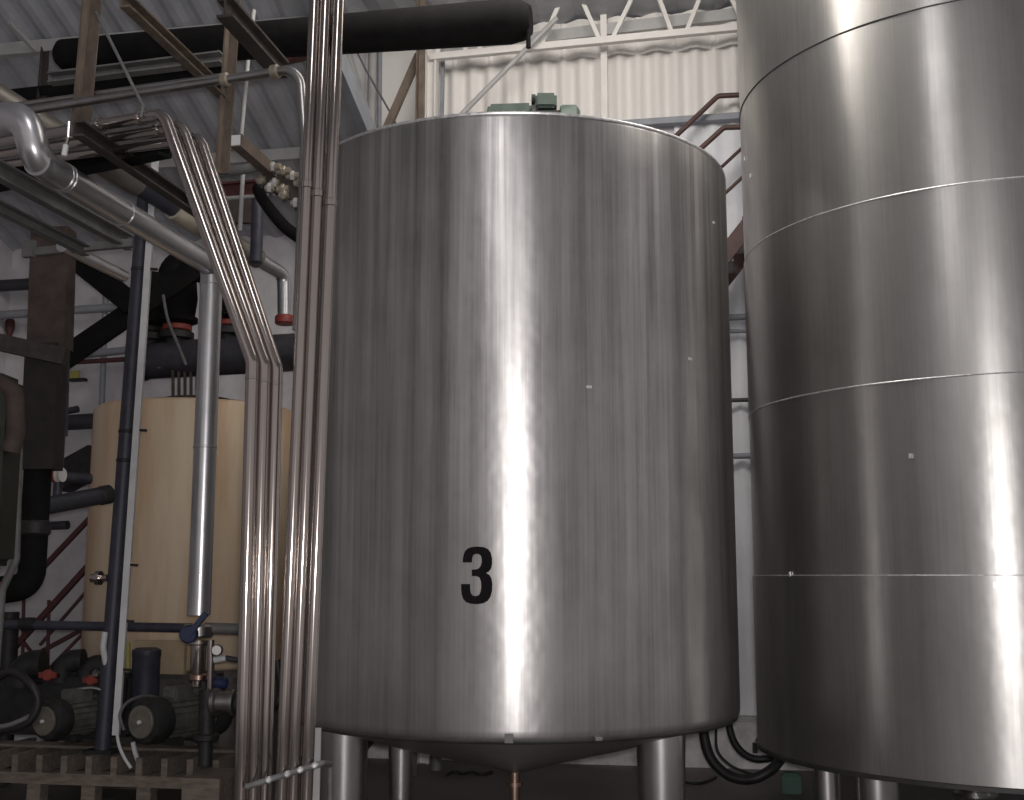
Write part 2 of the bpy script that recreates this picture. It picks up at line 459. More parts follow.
q = P(588, 119, 8.0)
bm = B(); lathe(bm, Vector((q.x, q.y, zt+.05)), ZV, [(.03, -.06), (.03, .1), (.045, .1), (.045, .15), (.02, .16)], 16)
tube(bm, [Vector((q.x+.05, q.y, zt+.05)), Vector((q.x+.05, q.y, zt+.2))], .018, 10)
tag(obj('vent_nozzle', bm, M['steel_dull']), 'short grey vent stub on the lid to the right of the green gear motor', 'vent')

# ------------------------------------------------------------------ tall tank at the right
T2 = Vector((3.8, 9.2, 0)); R2 = 1.9; CH = 1.28
z2 = H-1.275
t = thing('tall_storage_tank', 'taller stainless steel tank at the right, built of stacked rings with horizontal weld seams', 'tank', T2)
for k in range(6):
    a = z2+CH*k; b = a+CH
    rr = R2 + (.006 if k == 0 else 0) - .003*(k % 2)
    bm = B(); lathe(bm, T2, ZV, [(rr, a+CH*j/8) for j in range(9)], SEG)
    for f in [f for f in bm.faces if len(f.verts) > 8]: bm.faces.remove(f)
    obj('shell_ring', bm, M['tank2'], t, ang=60)
    if k:
        s = B(); rad = R2-.001
        tube(s, [T2+Vector((math.cos(g)*rad, math.sin(g)*rad, a)) for g in [2*PI*i/160 for i in range(161)]], .0065 if k < 4 else .006, 6, cap=False)
        obj('weld_seam', s, M['seam'] if k < 4 else M['rimdark'], t)
bm = B(); lathe(bm, T2, ZV, [(R2-.02, z2-.03), (R2+.022, z2-.03), (R2+.022, z2-.006), (R2-.02, z2+.002)], SEG); obj('bottom_rim', bm, M['rimdark'], t)
bm = B(); lathe(bm, T2, ZV, [(0, z2-.05), (R2-.02, z2-.028)], 96); obj('bottom_plate', bm, M['rimdark'], t)
bm = B(); lathe(bm, T2, ZV, [(R2-.01, z2+6*CH-.01), (R2-.3, z2+6*CH+.03), (0, z2+6*CH+.08)], 96); obj('lid', bm, M['tank2'], t)
for (xx, Y, r_) in ((827, 8.55, .09), (877, 8.35, .14)):
    p = P(xx, 775, Y)
    lg = B(); lathe(lg, Vector((p.x, p.y, 0)), ZV, [(r_+.05, 0), (r_+.05, .02), (r_, .02), (r_, z2-.035)], 28); obj('leg', lg, M['leg'], t)
for ang in (20, 80):
    p = T2+Vector((math.cos(math.radians(ang)), math.sin(math.radians(ang)), 0))*1.6
    lg = B(); lathe(lg, p, ZV, [(.19, 0), (.19, .02), (.14, .02), (.14, z2-.035)], 28); obj('leg', lg, M['leg'], t)
for (xx, yy) in ((745, 159), (751, 176), (911, 456), (996, 585), (790, 574)):
    q, n = on_tank(xx, yy, T2, R2, .006); s = n.cross(ZV)
    bm = B(); box(bm, q, s*.012, n*.004, ZV*.016); obj('weld_scar', bm, M['seam'], t)

# ------------------------------------------------------------------ roof truss, bracing, wall frame at upper right
t = thing('roof_truss', 'white lattice roof truss running along the top of the corrugated wall', 'truss', PW(600, 45, 12.35))
c0, c1 = PW(436, 57, 12.35), PW(740, 27.5, 12.35)
d = (c1-c0)
c0e, c1e = c0 - d*.02, c1 + d*1.2
bar_ = lambda p, q, w, h: bar(B(), p, q, w, h, ZV)
obj('bottom_chord', bar_(c0e, c1e, .07, .075), M['truss'], t)
TH = .62
obj('top_chord', bar_(c0e+ZV*TH, c1e+ZV*TH, .07, .075), M['truss'], t)
nodes = [437, 466, 478, 541, 600, 612, 672, 686, 745, 800, 860, 920]
ups = [448, 459, 500, 565, 578, 640, 654, 710, 722, 770, 830, 890]
for k, xx in enumerate(nodes):
    a = run(c0, d.normalized(), xx); b = run(c0, d.normalized(), ups[k]) + ZV*TH
    obj('diagonal', bar(B(), a, b, .04, .045), M['truss'], t)
tag(obj('wall_rail', bar(B(), PW(440, 50, 12.62), PW(760, 12, 12.62), .08, .13, ZV), M['girt']), 'pale horizontal rail fixed high on the wall behind the white truss', 'rail')
tag(obj('brace_rod', tube(B(), [PW(557, 18, 12.2), PW(455, 121, 12.2)], .028, 12), M['girt']), 'long thin pale diagonal brace in front of the corrugated wall above the green motor', 'brace')
tag(obj('wall_column', section(B(), PW(432, 42, 12.4), down(PW(432, 42, 12.4), PW(431, 130, 12.4), 0), 'I', .13, .13, .02, U), M['truss']), 'white steel column at the left edge of the corrugated wall', 'column')
tag(obj('sheet_joint_post', bar(B(), PW(443, 55, WALL-.22), down(PW(443, 55, WALL-.22), PW(441.5, 130, WALL-.22), 1.0), .04, .04, U), M['frame']), 'thin dark grey post beside the white column against the corrugated wall', 'post')
p = PW(604, 50, WALL-.2)
tag(obj('wall_stiffener', bar(B(), p+ZV*.7, p-ZV*(p.z-.6), .05, .07, U), M['truss']), 'pale vertical stiffener running down the corrugated wall behind the tanks', 'stiffener')
p0 = PW(421, 30, 11.6); p1 = PW(420, 125, 11.6)
tag(obj('brown_post', section(B(), p0+ZV*.8, Vector((p1.x, p1.y, 0)), 'angle', .08, .08, .015, U), M['rust']), 'brown steel post rising behind the numbered tank beside the white column', 'post')
tag(obj('diagonal_brace', bar(B(), PW(419, 55, 11.7), PW(384, 135, 11.7), .05, .085), M['rust']), 'brown diagonal steel brace leaning left from the brown post above the numbered tank', 'brace')
tag(obj('conduit_pipe', tube(B(), [PW(373, 48, 12.69), down(PW(373, 48, 12.69), PW(371, 135, 12.69), .02)], .05, 14), M['girt']), 'pale grey vertical pipe on the wall above the left shoulder of the numbered tank', 'pipe')
tag(obj('conduit_pipe', tube(B(), [PW(380, 44, 12.71), down(PW(380, 44, 12.71), PW(379, 135, 12.71), .02)], .028, 12), M['frame']), 'thin blue-grey pipe just right of the pale vertical pipe on the wall', 'pipe')
tag(obj('roof_rafter', section(B(), PW(346, 52, 11.2), PW(374, 150, 12.1), 'channel', .10, .14, .02), M['girt']), 'pale grey sloping rafter at the side roof edge, left of the pale wall pipe', 'rafter')
tag(obj('cable', tube(B(), [PW(352, 42, 12.3), PW(366, 70, 12.35), PW(390, 112, 12.4), PW(398, 128, 12.4)], .012, 8, .3), M['greysteel']), 'thin slack cable hanging across the pale wall left of the brown post', 'cable')

# ------------------------------------------------------------------ staircase behind the two tanks
ON, OF = 11.95, 12.5
t = thing('steel_staircase', 'brown-red steel staircase with handrails climbing behind the gap between the two tanks', 'staircase', PW(738, 260, ON))
r_ = .022
def rail(pts, off, ext=1.6, r=.024):
    q = [PW(a, b, off) for a, b in pts]
    q.append(q[-1]+U*ext)
    q.insert(0, q[0]-(q[1]-q[0]).normalized()*1.2)
    return tube(B(), q, r, 12, .07)
obj('handrail', rail([(676, 136), (718, 96), (738, 95)], OF, r=.028), M['stair'], t)
obj('handrail', rail([(698, 151), (724, 127.5), (739, 127)], ON, r=.028), M['stair'], t)
sl = (PW(742, 177, ON)-PW(728, 190, ON)).normalized()
for (a, b, off) in ((741, 149, OF), (741, 178.5, ON)):
    q = PW(a, b, off); obj('middle_rail', tube(B(), [q-sl*2.2, q+sl*.7], .018, 10), M['stair'], t)
sd = (U + ZV*1.25).normalized()
for (a, b, off, hh) in ((738, 238, ON, .16), (738, 262, OF, .16)):
    q = PW(a, b, off); lo = q - sd*((q.z-.05)/sd.z)
    obj('stringer', bar(B(), lo, q+sd*1.6, .04, hh, ZV), M['stair'], t)
q = PW(738, 244, ON)
for k in range(-11, 7):
    c = q + sd*(.27*k) + ZV*.06 + W*.27
    if c.z > .3: obj('tread', abox(B(), c, .24, .52, .035), M['girt'] if k in (-1, 0) else M['stair'], t)  # two treads take the pale material so they look lit
for k in (-2, 2):
    c = q+sd*(.6*k); obj('baluster', tube(B(), [c, c+ZV*1.15], .018, 10), M['stair'], t)
# wall conduits seen in the gap
for (yy, rr, mm, lb) in ((317, .035, 'frame', 'upper grey wall pipe seen in the gap between the two tanks'), (331, .022, 'frame', 'thin grey wall pipe just below the upper one in the gap between the two tanks'),
                     (400, .022, 'darkpipe', 'black horizontal wall pipe seen in the gap between the two tanks'), (456, .03, 'frame', 'lowest grey wall pipe seen in the gap between the two tanks')):
    q = PW(741, yy, WALL-.14)
    tag(obj('wall_pipe', tube(B(), [q-U*2.2, q+U*2.0], rr, 12), M[mm]), lb, 'pipe')

# ------------------------------------------------------------------ hoses and small things under the tanks
def hose(name, pix, Y, r, m_, label, cat='hose', bend=.0, smooth=10, end=None):
    pts = [P(a, b, Y+c) for a, b, c in pix]
    # Catmull-Rom
    out = []
    for i in range(len(pts)-1):
        p0 = pts[max(i-1, 0)]; p1 = pts[i]; p2 = pts[i+1]; p3 = pts[min(i+2, len(pts)-1)]
        for k in range(smooth):
            s = k/smooth
            out.append(.5*((2*p1)+(p2-p0)*s+(2*p0-5*p1+4*p2-p3)*s*s+(3*p1-p0-3*p2+p3)*s**3))
    out.append(pts[-1])
    return tag(obj(name, tube(B(), out, r, 14), m_), label, cat)
hose('rubber_hose', [(702, 700, 0), (704, 735, 0), (712, 760, 0), (730, 776, 0), (752, 779, 0), (772, 769, 0), (784, 755, .1), (800, 745, .3)], 10.6, .045, M['rubber'], 'thick black rubber hose looping lowest between the two tanks')
hose('rubber_hose', [(727, 700, 0), (730, 730, 0), (738, 748, 0), (752, 758, 0), (770, 758, 0), (785, 750, .1), (796, 742, .2)], 10.8, .033, M['rubber'], 'shorter black rubber hose looping above the thick one between the two tanks')
hose('cable', [(717, 705, 0), (716, 735, 0), (718, 752, 0), (730, 765, 0), (745, 772, 0), (758, 776, 0)], 10.75, .012, M['rubber'], 'thin black cable drooping between the two black hoses', 'cable')
cp = [PZ(716, 777, .013), PZ(708, 781, .013), PZ(697, 784, .013), PZ(682, 782, .013)]
tag(obj('cable', tube(B(), cp, .012, 10, .2), M['rubber']), 'thin black cable lying at the foot of the right leg of the numbered tank', 'cable')
p = P(791, 779, 10.9)
bm = B(); abox(bm, p-ZV*.1, .17, .2, .32); bmesh.ops.bevel(bm, geom=bm.edges[:], offset=.02, segments=2, affect='EDGES')
tag(obj('floor_fitting', bm, M['green']), 'small dark green box low on the floor beneath the hoses', 'box')
p = P(755, 748, 12.2)
tag(obj('wall_socket', abox(B(), PW(755, 748, WALL-.2), .05, .05, .1), M['rustdark']), 'small brown fitting on the concrete wall base between the tanks', 'fitting')
tag(obj('stub_pipe', tube(B(), [PW(436, 748, 11.9), down(PW(436, 748, 11.9), PW(436, 780, 11.9), .01)], .06, 16), M['greysteel']), 'grey stub pipe on the floor behind the numbered tank, right of its rear leg', 'pipe')
cp = [PZ(446, 775, .016), PZ(455, 770, .016), PZ(463, 775, .016), PZ(471, 770, .016), PZ(480, 775, .016), PZ(492, 772, .016)]
tag(obj('cable', tube(B(), cp, .014, 10, .08), M['rubber']), 'tangled black cable on the floor under the cone of the numbered tank', 'cable')

# ------------------------------------------------------------------ stainless pipe risers, right-hand group of three
names = ['leftmost', 'middle', 'rightmost']
RS = [((314, 20), (282, 780)), ((325, 20), (293.5, 780)), ((338, 20), (307, 780))]
for i, (a, b) in enumerate(RS):
    Y = 6.40
    p, q = P(*a, Y), P(*b, Y)
    top = down(q, p, H+5.2); bot = down(p, q, .02)
    root = thing('stainless_riser', ['straight stainless riser pipe farthest left of the tall trio beside the numbered tank', 'middle straight stainless riser of the tall trio beside the numbered tank', 'straight stainless riser nearest the numbered tank, last of the tall trio'][i], 'pipe', bot, 'straight stainless riser pipes')
    obj('pipe_run', tube(B(), [bot, top], .0325, 24), M['steel'], root)
    for yy in ((185, 194, 203)[i],):
        c = P(a[0]+(b[0]-a[0])*(yy-20)/760, yy, Y); d_ = (top-bot)
        obj('coupling', disc(B(), c, d_, .037, .05), M['steel'], root)
# bent group of three
BT = [
  [P(-40, 149, 8.40), P(164, 114, 6.58), P(252.5, 362, 6.42), P(241.5, 780, 6.42)],
  [P(-40, 160, 8.55), P(182, 126, 6.64), P(264.5, 365, 6.46), P(253.5, 780, 6.46)],
  [P(-40, 170, 8.70), P(200, 138, 6.70), P(276.5, 368, 6.50), P(265, 780, 6.50)]]
for i, pts in enumerate(BT):
    pts = [pts[0], pts[1], pts[2], down(pts[2], pts[3], .02)]
    root = thing('bent_stainless_pipe', ['outermost of three parallel bent stainless pipes, turning down nearest the viewer', 'middle of three parallel bent stainless pipes sloping down to the floor', 'innermost of three parallel bent stainless pipes, nearest the straight risers'][i], 'pipe', pts[-1], 'bent stainless pipes')
    obj('pipe_run', tube(B(), pts, .0365, 24, .13), M['steel'], root)
    d_ = (pts[1]-pts[0]).normalized()
    for xx in ((141, 100), (160,), ())[i]:
        c = run(pts[0], pts[1]-pts[0], xx)
        obj('coupling', disc(B(), c, d_, .045, .05), M['steel'], root)
    d_ = (pts[2]-pts[1]).normalized()
    c = pts[1] + (pts[2]-pts[1])*(.42+.05*i)
    obj('joint_bead', disc(B(), c, d_, .0385, .012), M['steel'], root)
    obj('joint_bead', disc(B(), pts[2]+(pts[3]-pts[2])*.03, pts[3]-pts[2], .0385, .015), M['steel'], root)
# clamp bar across the risers near the floor, and its post
t = thing('pipe_clamp_bar', 'steel clamp bar with bolts crossing the risers near the floor', 'clamp', P(285, 775, 6.3))
obj('bar', tube(B(), [P(246, 787, 6.355), P(322, 763, 6.355), P(330, 764, 6.75), down(P(330, 764, 6.75), P(330, 780, 6.75), .02)], .016, 12, .03), M['greysteel'], t)
for xx in (269, 287.5, 300.5, 315):
    c = P(xx, 787-(xx-246)*.316, 6.33)
    obj('bolt', disc(B(), c, Vector((0, 1, 0)), .017, .05, 8), M['seam'], t)
p = P(317, 727, 6.7)
tag(obj('support_post', section(B(), Vector((p.x, p.y, 0)), p, 'angle', .075, .07, .012, U), M['girt']), 'short grey angle-iron post beside the left leg of the numbered tank', 'post')
# pipe that runs across and bends down behind the risers
pts = [P(-40, 121, 8.1), P(300, 68, 7.25), P(305, 140, 7.25), P(297, 330, 7.25)]
root = thing('crossing_stainless_pipe', 'stainless pipe crossing high from the left, with an elbow bending down beside the risers', 'pipe', pts[-1])
obj('pipe_run', tube(B(), pts, .03, 22, .14), M['steel_dull'], root)
for xx in (225, 275):
    obj('coupling', disc(B(), run(pts[0], pts[1]-pts[0], xx), pts[1]-pts[0], .046, .06), M['valve'], root)
pts = [P(-40, 113, 8.3), P(222, 76, 7.7)]
tag(obj('crossing_pipe', tube(B(), pts, .02, 16), M['steel_dull']), 'thinner stainless pipe running just above the crossing pipe at upper left', 'pipe')

# ------------------------------------------------------------------ large aluminium-clad pipe
def polyseg(pts, r, bend, a, b):
    return tube(B(), fillet(pts, bend), r, 28)
e1 = P(212, 266, 9.6)
s1 = run(e1, W, 37)
pts = [P(-50, 124, 7.30), P(25, 116, s1.y-.06), s1, e1, P(199, 615, 9.6)]
root = thing('clad_steam_pipe', 'wide aluminium-clad pipe with bright elbow, running back then dropping in front of the cream tank', 'pipe', pts[-1])
obj('cladding', tube(B(), [pts[2], pts[3], pts[4]], .091, 32, .10), M['clad'], root)
obj('elbow', tube(B(), [pts[0], pts[1], pts[2], pts[2]+(pts[3]-pts[2])*.10], .096, 32, .14), M['clad'], root, 'bright elbow of overlapping sheet segments')
d_ = (pts[3]-pts[2]).normalized()
for k in (.11, .125, .42):
    obj('band', disc(B(), pts[2]+(pts[3]-pts[2])*k, d_, .0985, .018, 32), M['clad'], root)
d_ = (pts[4]-pts[3]).normalized()
for yy in (.055, .53):
    obj('band', disc(B(), pts[3]+(pts[4]-pts[3])*yy, d_, .0965, .02, 32), M['clad'], root)
# second clad pipe behind
e2 = P(284, 275, 11.5)
s2 = P(-35, 78, 8.35)
root = thing('clad_return_pipe', 'dusty clad pipe behind the wide one, partly cream wrapped, ending in a small silver elbow', 'pipe', P(284, 318, 11.5))
dd = (s2-e2).normalized(); L_ = (s2-e2).length
def at2(xx): return run(e2, dd, xx)
obj('cladding', tube(B(), [s2, at2(138)], .11, 28), M['clad_warm'], root, 'dusty brown cladding')
obj('bare_section', tube(B(), [at2(138), at2(176)], .09, 28), M['polesteel'], root)
obj('wrap', tube(B(), [at2(174), at2(206)], .115, 28), mat('cream_wrap', (.55,.50,.40), .7, 0, .15), root, 'cream wrapped section')
obj('cladding', tube(B(), [at2(206), at2(258)], .095, 28), M['clad_warm'], root)
obj('elbow', tube(B(), [at2(258), e2, P(284.5, 316, 11.5)], .068, 28, .11), M['clad'], root, 'silver elbow')
obj('flange', disc(B(), P(285, 320, 11.5), ZV, .10, .09), M['redflange'], root)

# ------------------------------------------------------------------ cream tank on its plinth
TC = Vector((-3.25, 12.1, 0)); RC = 1.02
zbc, ztc = 1.03, P(188, 397, 11.1).z
t = thing('cream_tank', 'cream painted round tank streaked with rust, behind the pipework at the left', 'tank', TC+ZV*zbc)
bm = B(); lathe(bm, TC, ZV, [(RC-.03, zbc), (RC, zbc+.03), (RC, ztc-.04), (RC-.04, ztc)], 96); obj('shell', bm, M['cream'], t, ang=60)
bm = B(); lathe(bm, TC, ZV, [(RC-.06, ztc-.01), (.7, ztc+.05), (.35, ztc+.07), (.35, ztc+.12), (0, ztc+.13)], 64); obj('lid', bm, M['rustdark'], t, 'dark dirty top')
g = thing('manway_frame', 'small dark slatted frame standing on top of the cream tank', 'frame', P(183, 393, 11.4))
for xx in (173, 179, 185, 191, 197):
    obj('upright', bar(B(), P(xx, 400, 11.4), P(xx, 366, 11.4), .025, .025), M['rustdark'], g)
obj('crossbar', bar(B(), P(158, 366.5, 11.4), P(200, 365, 11.4), .03, .04, ZV), M['greysteel'], g)
bm = B(); lathe(bm, TC, ZV, [(RC+.05, 0), (RC+.05, zbc-.06), (RC-.02, zbc)], 64)
tag(obj('tank_plinth', bm, M['plinth']), 'dark round concrete plinth under the cream tank', 'plinth')
bm = B(); abox(bm, P(160, 657, 11.0), .5, .06, .30); tag(obj('beige_panel', bm, M['cardboard']), 'beige rectangular panel leaning against the foot of the cream tank', 'panel')

# ------------------------------------------------------------------ steel pole with white conduit
p, q = P(146, 182, 10.2), P(104, 730, 10.2)
t = thing('steel_pole', 'leaning dark steel pole standing on the timber platform in front of the cream tank', 'pole', q)
obj('shaft', tube(B(), [p, down(p, q, .46)], .066, 24), M['polesteel'], t)
bm = B(); bar(bm, P(129, 187, 10.1), P(157, 179, 10.1), .08, .1, ZV); obj('top_bracket', bm, M['rust'], t)
for yy in (275, 470, 441):
    c = p+(q-p)*((yy-182)/548); obj('clip', disc(B(), c, q-p, .072, .03), M['cast'], t)
obj('base_plate', abox(B(), down(p, q, .455), .26, .2, .03), M['cast'], t)
c = P(101, 578, 10.15); bm = B(); lathe(bm, c+U*.06, -U, [(.03, 0), (.03, .06), (.06, .06), (.06, .1), (.035, .12), (.035, .15)], 16); obj('side_fitting', bm, M['steel'], t)
p, q = P(156, 150, 10.12), P(116, 735, 10.12)
t = thing('white_conduit', 'white plastic conduit strapped along the right side of the steel pole', 'conduit', q)
obj('tube', bar(B(), p, q, .055, .045, Vector((0, 1, 0))), M['white'], t)
for yy in (277, 441.5, 574, 628, 674):
    c = p+(q-p)*((yy-150)/585); bm = B(); bar(bm, c-U*.05+ZV*.01, c+U*.09, .03, .02, ZV); obj('tie', bm, M['rubber'], t)
hose('white_hose', [(117, 733, 0), (119, 745, -.05), (124, 757, -.1), (131, 768, -.1)], 10.1, .014, M['white'], 'pale hose hanging from the lower end of the white conduit over the platform edge')
hose('white_hose', [(133, 742, 0), (135, 752, 0), (139, 763, -.05), (141, 768, -.05)], 10.02, .02, M['white'], 'short pale hose on the platform below the near pump motor')
hose('grey_cable', [(124, 730, 0), (120, 715, 0), (128, 702, .1), (146, 696, .3), (165, 700, .5)], 10.05, .014, M['greysteel'], 'grey cable arching from the conduit over the near pump motor', 'cable')
t = tag(obj('white_valve_pipe', tube(B(), [P(105, 632, 10.12), P(103, 648, 10.12), P(106, 664, 10.16)], .026, 14, .1), M['white']), 'short white pipe beside the steel pole just above the pumps', 'pipe')
# horizontal dark pipe
p, q = PW(8, 624, 9.75), PW(192, 628, 9.75)
t = thing('dark_rail_pipe', 'dark horizontal pipe running at knee height from the far left to the blue-handled valve', 'pipe', p)
obj('pipe_run', tube(B(), [p-U*.5, q], .04, 18), M['polesteel'], t)
obj('coupling', disc(B(), PW(28, 624, 9.75), U, .058, .16), M['cast'], t)
# valve assembly at foot of the clad pipe
c = P(198, 622, 9.6)
t = thing('butterfly_valve', 'stainless butterfly valve with blue handle at the foot of the wide clad pipe', 'valve', c)
obj('valve_body', disc(B(), P(198, 631, 9.58), ZV, .12, .1), M['steel_dull'], t)
hd = obj('handle', bar(B(), P(187, 638, 9.42), P(206, 613, 9.42), .05, .04), M['blue'], t, 'dark blue handle')
obj('hub', disc(B(), P(189, 634, 9.44), Vector((0, 1, 0)), .07, .07), M['blue'], hd)
obj('branch', tube(B(), [P(205, 628, 9.6), P(262, 630, 9.6)], .045, 18), M['greysteel'], t)
bm = B(); cc = P(199, 640, 9.6); lathe(bm, cc, -ZV, [(.085, 0), (.085, .03), (.06, .04), (.06, .24), (.045, .28), (.045, .36)], 24); obj('reducer', bm, M['steel'], t)
obj('copper_ring', disc(B(), P(198.5, 677, 9.6), ZV, .075, .05), M['copper'], t, 'copper coloured ring')
t = thing('gauge_line', 'thin stainless line with a round pressure gauge beside the butterfly valve', 'gauge', P(211, 700, 9.5))
obj('line', tube(B(), [P(211, 640, 9.5), P(211, 662, 9.5), P(210, 700, 9.5)], .028, 14), M['steel'], t)
obj('gauge', disc(B(), P(217, 650, 9.42), Vector((.1, -1, 0)), .045, .06), M['steel_dull'], t)
obj('arm', tube(B(), [P(214, 660, 9.48), P(226, 658, 9.48)], .026, 12), M['white'], t, 'white sleeve')
obj('arm', tube(B(), [P(226, 658, 9.48), P(242, 661, 9.48)], .022, 12), M['darkpipe'], t)

# ------------------------------------------------------------------ timber platform
fl, fr = PZ(-40, 757, .43), PZ(196, 778, .43)
t = thing('timber_platform', 'low weathered timber platform carrying the pumps', 'platform', Vector((fl.x+1, fl.y, 0)))
front0 = P(-30, 757, 9.95); 
PU = U; a0 = PW(-40, 760, 9.42); a1 = PW(232, 775, 9.42)
TOPZ = .44
a0.z = a1.z = TOPZ
obj('front_beam', bar(B(), a0-ZV*.185, a1-ZV*.185, .14, .09, ZV), M['wood'], t)
obj('rear_beam', bar(B(), a0+W*.8-ZV*.185, a1+W*.8-ZV*.185, .14, .09, ZV), M['wood'], t)
for k in range(11):
    c = a0 + (a1-a0)*((k+.5)/11) - ZV*.07
    obj('joist', bar(B(), c-W*.07, c+W*.9, .055, .14, ZV), M['wood'], t)
for k in range(5):
    c = a0 + (a1-a0)*((k+.5)/5)
    obj('block', abox(B(), c-ZV*.335, .12, .12, .21), M['wood'], t)
obj('cross_plank', bar(B(), a0+W*.42+ZV*.012, a1+W*.42+ZV*.012, .20, .024, ZV), M['wood'], t)
p = PW(215, 775, 9.0)
tag(obj('timber_block', abox(B(), Vector((p.x+.0, p.y, .20)), .30, .5, .40), M['wood']), 'squared timber block at the right front corner of the platform', 'block')

# ------------------------------------------------------------------ pumps
def pump(c, ax, L, R, label, key):
    """close-coupled pump: c = centre of the fan cover's face, ax = direction from fan to pump"""
    ax = ax.normalized(); side = ax.cross(ZV).normalized()
    base = c - ZV*(R+.04)
    t = thing('electric_pump', label, 'pump', base, 'electric pump motors')
    bm = B(); lathe(bm, c, ax, [(R*.74, .0), (R*.9, .01), (R, .05), (R, L*.22), (R*.93, L*.25)], 36); cowl = obj('fan_cowl', bm, M['cast'], t)
    bm = B(); disc(bm, c-ax*.008, ax, R*.70, .03, 36); obj('fan_grille', bm, M['fan'], cowl, 'pale round fan grille')
    bm = B(); disc(bm, c-ax*.03, ax, R*.09, .03, 16); obj('hub_cap', bm, M['white'], cowl, 'white centre cap')
    bm = B(); lathe(bm, c, ax, [(R*.86, L*.22), (R*.86, L*.8), (R*.95, L*.81), (R*.95, L*.86), (R*.5, L*.9)], 36)
    for k in range(20):
        a = 2*PI*k/20; d = side*math.cos(a)+ZV*math.sin(a)
        box(bm, c+ax*L*.52+d*R*.9, ax*L*.26, d*R*.06, ax.cross(d)*R*.02)
    obj('motor_body', bm, M['pumpgrey'], t)
    bm = B(); box(bm, c+ax*L*.5+ZV*R*1.02, ax*.11, side*.08, ZV*.06); bmesh.ops.bevel(bm, geom=bm.edges[:], offset=.015, segments=2, affect='EDGES'); obj('terminal_box', bm, M['pumpgrey'], t)
    bm = B(); lathe(bm, c, ax, [(R*.4, L*.88), (R*1.0, L*.92), (R*1.08, L*.96), (R*1.08, L*1.08), (R*.8, L*1.12), (R*.45, L*1.14), (R*.45, L*1.3)], 32); obj('volute', bm, M['cast'], t)
    bm = B(); tube(bm, [c+ax*L*1.02+ZV*R*.9, c+ax*L*1.02+ZV*R*1.7], R*.3, 18); disc(bm, c+ax*L*1.02+ZV*R*1.7, ZV, R*.5, .04); obj('outlet', bm, M['cast'], t)
    bm = B()
    for k in (.35, .72):
        box(bm, c+ax*L*k-ZV*R*.95, ax*.035, side*R*.85, ZV*R*.16)
    obj('foot', bm, M['cast'], t)
    return t
pump(P(142, 722, 9.72), Vector((.46, .89, 0)), .80, .185, 'grey electric pump motor nearest the pipes, pale round fan grille facing forward', 'a')
pump(P(45, 721, 9.85), Vector((.40, .92, 0)), .68, .165, 'dark electric pump motor farther left on the platform, round fan cover facing forward', 'b')
t = thing('pump_casing', 'black cast pump casing with a stainless suction stub under the gauge line', 'casing', P(208, 735, 9.45))
bm = B(); tube(bm, [P(208, 690, 9.5), down(P(208, 690, 9.5), P(206, 742, 9.45), .45)], [.07, .05], 18); obj('body', bm, M['cast'], t)
obj('flange', disc(B(), P(206, 737, 9.45), ZV, .10, .05), M['cast'], t)
bm = B(); lathe(bm, P(212, 702, 9.45), U, [(.09, 0), (.11, .02), (.11, .05), (.085, .06), (.085, .16), (.10, .17), (.10, .2)], 24); obj('stub', bm, M['steel_dull'], t)
obj('suction_pipe', tube(B(), [P(222, 703, 9.45), P(262, 706, 9.45)], .075, 20), M['darkpipe'], t)
tag(obj('blue_connector', disc(B(), P(220, 683, 9.55), U, .05, .12), M['blue']), 'small blue connector above the pump suction stub', 'connector')
t = thing('upright_motor', 'dark upright cylindrical motor standing behind the near pump', 'motor', P(145, 690, 10.6))
bm = B(); lathe(bm, P(145, 692, 10.6), ZV, [(.12, -.2), (.12, .3), (.125, .31), (.125, .36), (.09, .38)], 28); obj('body', bm, M['polesteel'], t)
obj('base', abox(B(), P(145, 700, 10.6)-ZV*.18, .4, .2, .2), M['cast'], t)
bm = B(); tube(bm, [P(128, 642, 10.65), P(128, 672, 10.65)], .022, 12); tag(obj('yellow_rod', bm, M['yellow']), 'thin yellow rod standing beside the upright motor', 'rod')
# dark machinery against the plinth
t = thing('dark_pump_skid', 'dark machinery block behind the pumps at the foot of the cream tank', 'machinery', P(100, 735, 10.9))
bm = B(); abox(bm, P(60, 700, 10.85)-ZV*.02, 1.5, .3, .55); bmesh.ops.bevel(bm, geom=bm.edges[:], offset=.04, segments=2, affect='EDGES'); obj('housing', bm, M['cast'], t)
for xx, yy, rr in ((20, 672, .13), (60, 668, .10), (84, 672, .09)):
    bm = B(); tube(bm, [P(xx, yy+14, 10.75), P(xx+4, yy-6, 10.75), P(xx+24, yy-8, 10.75)], rr, 16, .12); obj('pipe_stub', bm, M['cast'], t)
for (xx, yy, rr) in ((48, 675, .05), (91, 680, .045), (27, 682, .03)):
    c = P(xx, yy, 10.5); t = thing('red_valve_handle', {48: 'red valve handle behind the left pump, below the red railing', 91: 'red valve handle beside the foot of the steel pole', 27: 'small red valve handle at the far left among the dark machinery'}[xx], 'valve', c)
    bm = B(); bar(bm, c-U*rr*1.6, c+U*rr*1.6, .03, rr, ZV); disc(bm, c, Vector((0, 1, 0)), rr, .04); obj('lever', bm, M['redflange'], t)
    obj('stem', tube(B(), [c+W*.02, c+W*.2-ZV*.02], .02, 10), M['cast'], t)
bm = B(); disc(bm, P(97, 674, 10.3), Vector((0, -1, .3)), .035, .06); obj('cap', bm, M['steel'], [o for o in C.objects if o.name == 'steel_pole'][0], 'bright steel cap')
hose('rubber_hose', [(-20, 690, 0), (10, 672, -.1), (30, 684, -.2), (38, 702, -.2), (28, 722, -.2), (0, 730, -.2)], 10.0, .035, M['rubber'], 'black hose curling at the far left behind the left pump motor')
